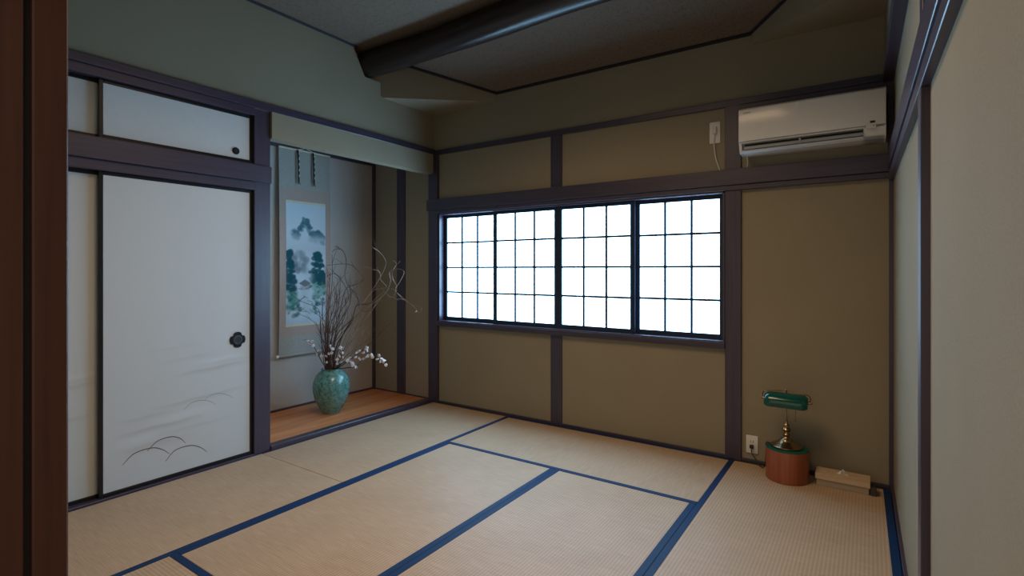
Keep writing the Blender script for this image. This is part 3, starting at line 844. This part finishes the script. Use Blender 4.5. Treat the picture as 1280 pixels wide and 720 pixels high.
# ------------------------------------------------------------------ air conditioner
ac = empty('air_conditioner', (-0.31, YB, 2.01), 'white wall-mounted air conditioner above the rail in the corner', 'air conditioner')
AX0, AX1 = -0.690, 0.076
prof = [(YB - 0.001, 2.312), (3.625, 2.312), (3.60, 2.306), (3.585, 2.295), (3.577, 2.278), (3.576, 2.10), (3.582, 2.082), (3.630, 2.078), (3.640, 2.046), (3.600, 2.040), (3.604, 2.032), (3.625, 2.024), (3.70, 2.021), (YB - 0.001, 2.025)]
b = MB(); b.prism([(AX0 + 0.008, y, z) for y, z in prof], (AX1 - AX0 - 0.016, 0, 0)); body = b.build('body', M['ac_plastic'], ac)
side = [(y, z) for y, z in prof if (y, z) not in ((3.630, 2.078), (3.640, 2.046))]
MB().prism([(AX0, y, z) for y, z in side], (0.016, 0, 0)).build('end_cap', M['ac_plastic'], ac)
MB().prism([(AX1 - 0.105, y, z) for y, z in side], (0.105, 0, 0)).build('end_cap', M['ac_plastic'], ac)
fp = bmesh.new(); bmesh.ops.create_cube(fp, size=1)
for v in fp.verts: v.co = Vector(((AX0 + AX1) / 2 + v.co.x * (AX1 - AX0), 3.5735 + v.co.y * 0.009, 2.192 + v.co.z * 0.198))
bmesh.ops.bevel(fp, geom=fp.edges[:], offset=0.004, segments=2, profile=.5, affect='EDGES')
mb = MB(); mb.merge(fp); mb.build('front_panel', M['ac_plastic'], ac, smooth=True)
bx(AX0 + 0.03, AX1 - 0.107, 3.612, 3.636, 2.050, 2.078).build('outlet_slot', M['black'], ac)
fl_ = MB().prism([(AX0 + 0.03, 3.585, 2.042), (AX0 + 0.03, 3.628, 2.052), (AX0 + 0.03, 3.628, 2.056), (AX0 + 0.03, 3.585, 2.060)], (AX1 - 0.107 - AX0 - 0.03, 0, 0)).build('louvre', M['ac_grey'], ac)
bx(-0.352, -0.342, 3.580, 3.618, 2.046, 2.074).build('louvre_hinge', M['ac_grey'], ac)
bx(AX1 - 0.074, AX1 - 0.050, 3.566, 3.575, 2.104, 2.116, bev=.001).build('display_window', M['black'], ac)
bx(AX1 - 0.092, AX1 - 0.046, 3.5675, 3.575, 2.074, 2.100, bev=.001).build('control_label', M['white_plastic'], ac)
bx(AX1 - 0.060, AX1 - 0.054, 3.566, 3.575, 2.086, 2.090).build('indicator', M['black'], ac)
MB().box(AX0 + 0.001, AX1 - 0.001, 3.574, 3.60, 2.0895, 2.0925).build('panel_seam', M['ac_grey'], ac)
def text_mesh(s, size, name, mat, parent, loc, rot):
    cu = bpy.data.curves.new(name, 'FONT'); cu.body = s; cu.size = size; cu.extrude = 0.0004
    to = bpy.data.objects.new('tmp_text', cu); col.objects.link(to)
    dg = bpy.context.evaluated_depsgraph_get(); dg.update()
    me = bpy.data.meshes.new_from_object(to.evaluated_get(dg))
    bpy.data.objects.remove(to); me.name = name
    me.materials.clear(); me.materials.append(mat)
    o = bpy.data.objects.new(name, me); col.objects.link(o); o.parent = parent
    o.location = Vector(loc) - parent.location; o.rotation_euler = rot
    return o
lg = text_mesh('DAIKIN', 0.0125, 'lettering', M['black'], ac, (AX0 + 0.028, 3.5685, 2.266), (math.pi / 2, 0, 0))
MB().prism([(AX0 + 0.014, 3.5695, 2.2655), (AX0 + 0.025, 3.5695, 2.2655), (AX0 + 0.018, 3.5695, 2.275), (AX0 + 0.014, 3.5695, 2.275)], (0, 0.001, 0)).build('logo_mark', M['iron'], ac)
MB().tube(spline([(-0.665, 3.70, 2.026), (-0.662, 3.72, 1.99), (-0.668, 3.745, 1.972), (-0.670, 3.752, 1.957)], 5), 0.004, 6).build('drop_cord', M['cord_white'], ac, smooth=True)

# upper wall socket with plug
so = empty('wall_socket', (-0.881, YB, 2.225), 'white wall socket with a white plug beside the air conditioner', 'socket')
bx(-0.917, -0.845, YB - 0.010, YB - 0.0005, 2.150, 2.298, bev=.004, seg=2).build('plate', M['white_plastic'], so, smooth=True)
pg = bx(-0.893, -0.866, YB - 0.034, YB - 0.010, 2.212, 2.262, bev=.005, seg=2).build('plug', M['cord_white'], so, smooth=True)
MB().tube(spline([(-0.880, YB - 0.022, 2.214), (-0.884, YB - 0.018, 2.15), (-0.876, YB - 0.015, 2.06), (-0.858, YB - 0.014, 1.995), (-0.846, YB - 0.016, 1.9575)], 6), 0.004, 6).build('cord', M['cord_white'], so, smooth=True)

# lower wall socket
so = empty('wall_socket', (-0.645, YB, 0.12), 'white wall socket with a black plug low beside the lamp stand', 'socket')
bx(-0.682, -0.608, YB - 0.009, YB - 0.0005, 0.060, 0.178, bev=.004, seg=2).build('plate', M['white_plastic'], so, smooth=True)
for dx in (-0.008, 0.008):
    bx(-0.645 + dx - .0017, -0.645 + dx + .0017, YB - 0.0098, YB - 0.008, 0.132, 0.145).build('slot', M['black'], so)

# ------------------------------------------------------------------ lamp stand, banker's lamp
PX, PY = -0.418, 3.602
st = empty('lamp_stand', (PX, PY, 0), 'round cherry-wood drum with green felt top under the lamp', 'stand')
prof = [(0.116, 0.0005), (0.1185, 0.003), (0.1185, 0.183), (0.117, 0.186)]
MB().lathe(prof, PX, PY, 48, 1.0, 0.98).build('drum', M['cherry'], st, smooth=True)
MB().lathe([(0.1165, 0.186), (0.1165, 0.1895), (0.115, 0.191)], PX, PY, 48, 1.0, 0.98).build('felt_top', M['felt'], st, smooth=True)

ZT = 0.191
LXc, LYc = -0.422, 3.612
lp = empty('desk_lamp', (LXc, LYc, ZT), 'brass desk lamp with a long green glass shade and pull chain', 'lamp')
MB().lathe([(0.0, ZT + .0005), (0.088, ZT + .0005), (0.090, ZT + .004), (0.089, ZT + .011), (0.082, ZT + .016), (0.066, ZT + .024), (0.046, ZT + .036), (0.036, ZT + .045), (0.033, ZT + .050), (0.020, ZT + .056), (0.016, ZT + .064)], LXc, LYc, 40, cap=False).build('base', M['brass'], lp, smooth=True)
MB().lathe([(0.012, ZT + .060), (0.019, ZT + .068), (0.020, ZT + .078), (0.014, ZT + .086), (0.013, ZT + .092), (0.022, ZT + .099), (0.026, ZT + .107), (0.022, ZT + .115), (0.014, ZT + .121), (0.016, ZT + .128), (0.017, ZT + .136), (0.010, ZT + .144), (0.008, ZT + .152), (0.009, ZT + .156), (0.005, ZT + .162)], LXc, LYc, 28).build('turned_stem', M['brass'], lp, smooth=True)
SZ = 0.478                                     # middle of the shade
SYc = LYc - 0.02
MB().tube(spline([(LXc, LYc, ZT + .155), (LXc - .001, LYc, ZT + .20), (LXc, LYc + .004, SZ - .02), (LXc, LYc + .010, SZ + .02), (LXc, LYc, SZ + .05)], 5), 0.0048, 8).build('arm', M['brass'], lp, smooth=True)
# glass shade: trough open underneath
b = bmesh.new()
na, nl = 18, 14
S0, S1 = LXc - 0.118, LXc + 0.118
def shade_ring(x, k, inner):
    out = []
    for i in range(na + 1):
        a = math.radians(-22 + 214 * i / na)
        R = (0.060 - (0.004 if inner else 0)) * k
        out.append(b.verts.new((x, SYc - R * 1.08 * math.cos(a), SZ - 0.012 + R * 0.98 * math.sin(a))))
    return out
rings = []
for j in range(nl + 1):
    t = j / nl; x = S0 + (S1 - S0) * t
    e_ = min(t, 1 - t) * (S1 - S0)
    k = 1.0 if e_ > .03 else 0.70 + 0.30 * math.sqrt(max(0, 1 - ((.03 - e_) / .03) ** 2))
    rings.append((shade_ring(x, k, False), shade_ring(x, k, True)))
for (o1, i1), (o2, i2) in zip(rings, rings[1:]):
    for i in range(na):
        b.faces.new((o1[i], o1[i + 1], o2[i + 1], o2[i])); b.faces.new((i1[i + 1], i1[i], i2[i], i2[i + 1]))
    b.faces.new((o1[0], o2[0], i2[0], i1[0])); b.faces.new((o2[na], o1[na], i1[na], i2[na]))
for (o1, i1), fl2 in ((rings[0], False), (rings[-1], True)):
    b.faces.new(o1 if not fl2 else o1[::-1])
bmesh.ops.recalc_face_normals(b, faces=b.faces[:])
mb = MB(); mb.merge(b); sh = mb.build('glass_shade', M['green_glass'], lp, smooth=True)
br = MB().tube(spline([(S0 - .010, SYc, SZ + .006), (S0 - .013, SYc, SZ + .030), (S0 + .004, SYc, SZ + .048), (LXc - .05, SYc + .004, SZ + .055), (LXc, SYc + .006, SZ + .058), (LXc + .05, SYc + .004, SZ + .055), (S1 - .004, SYc, SZ + .048), (S1 + .013, SYc, SZ + .030), (S1 + .010, SYc, SZ + .006)], 5), 0.0030, 8).build('shade_bracket', M['brass'], lp, smooth=True)
MB().ball((LXc, SYc + .006, SZ + .063), 0.0065).build('finial', M['brass'], br, smooth=True)
for xx, s_ in ((S0, -1), (S1, 1)):
    MB().tube([(xx + s_ * -.004, SYc, SZ + .002), (xx + s_ * .012, SYc, SZ + .002)], 0.008, 10).ball((xx + s_ * .018, SYc, SZ + .002), 0.0062).build('side_knob', M['brass'], br, smooth=True)
MB().tube([(LXc + .052, SYc, SZ - .03), (LXc + .052, SYc, SZ - .112)], 0.0016, 5).ball((LXc + .052, SYc, SZ - .116), 0.004, sz=1.5).build('pull_chain', M['brass'], lp)
MB().tube([(LXc - .05, SYc, SZ), (LXc + .05, SYc, SZ)], 0.015, 12).build('lamp_holder', M['brass'], lp, smooth=True)
cd = MB().tube(spline([(-0.645, YB - .030, 0.103), (-0.640, YB - .045, 0.075), (-0.612, YB - .06, 0.040), (-0.590, YB - .07, 0.012), (-0.568, YB - .085, 0.008), (-0.552, YB - .10, 0.03), (-0.545, YB - .12, 0.10), (-0.541, YB - .14, 0.175), (-0.532, YB - .155, 0.197), (-0.512, LYc, 0.195)], 7), 0.0032, 6).build('power_cord', M['black_cord'], lp, smooth=True)
bx(-0.657, -0.633, YB - .034, YB - .010, 0.096, 0.120, bev=.005, seg=2).build('plug', M['black_cord'], cd, smooth=True)

# ------------------------------------------------------------------ tissue box
tb = empty('tissue_box', (-0.13, 3.65, 0), 'pale wooden tissue box with lid on the tatami beside the wall', 'tissue box')
tx0, tx1, ty0, ty1 = -0.267, 0.003, 3.588, 3.712
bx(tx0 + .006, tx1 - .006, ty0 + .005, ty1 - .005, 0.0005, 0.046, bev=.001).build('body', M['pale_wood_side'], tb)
lid = MB()
xm, ym = (tx0 + tx1) / 2, (ty0 + ty1) / 2
hw, hh = .082, .0050
lid.box(tx0, tx1, ty0, ym - hh, 0.062, 0.074); lid.box(tx0, tx1, ym + hh, ty1, 0.062, 0.074)
lid.box(tx0, xm - hw, ym - hh, ym + hh, 0.062, 0.074); lid.box(xm + hw, tx1, ym - hh, ym + hh, 0.062, 0.074)
lid.box(tx0, tx1, ty0, ty0 + .005, 0.041, 0.0625); lid.box(tx0, tx1, ty1 - .005, ty1, 0.041, 0.0625)
lid.box(tx0, tx0 + .005, ty0 + .005, ty1 - .005, 0.041, 0.0625); lid.box(tx1 - .005, tx1, ty0 + .005, ty1 - .005, 0.041, 0.0625)
lid.build('lid', M['pale_wood'], tb)
bx(xm - hw, xm + hw, ym - hh, ym + hh, 0.050, 0.062).build('slot', M['black'], tb)
b = bmesh.new(); rows = []
for j in range(9):
    t = j / 8; row = []
    for i in range(13):
        u = i / 12 - .5
        wdt = .062 * (1 - .80 * t) * (1 + .15 * math.sin(9 * t))
        row.append(b.verts.new((xm - 0.002 + u * wdt * 1.1 + .004 * t, ym + .010 * math.sin(u * 14 + t * 3) * (.4 + t * .6), 0.066 + .036 * t * (1 - .5 * abs(u)))))
    rows.append(row)
for p, q in zip(rows, rows[1:]):
    for i in range(12): b.faces.new((p[i], p[i + 1], q[i + 1], q[i]))
mb = MB(); mb.merge(b); t_ = mb.build('tissue', M['tissue'], tb, smooth=True)
md = t_.modifiers.new('thickness', 'SOLIDIFY'); md.thickness = 0.0012
pb = empty('small_box', (0.022, 3.62, 0), 'small dark block tucked at the right end of the tissue box', 'box')
bx(0.0045, 0.033, 3.592, 3.66, 0.0005, 0.045, bev=.002).build('body', M['dark_block'], pb)
bx(0.006, 0.0315, 3.594, 3.658, 0.0455, 0.050, bev=.001).build('cap', M['black'], pb)
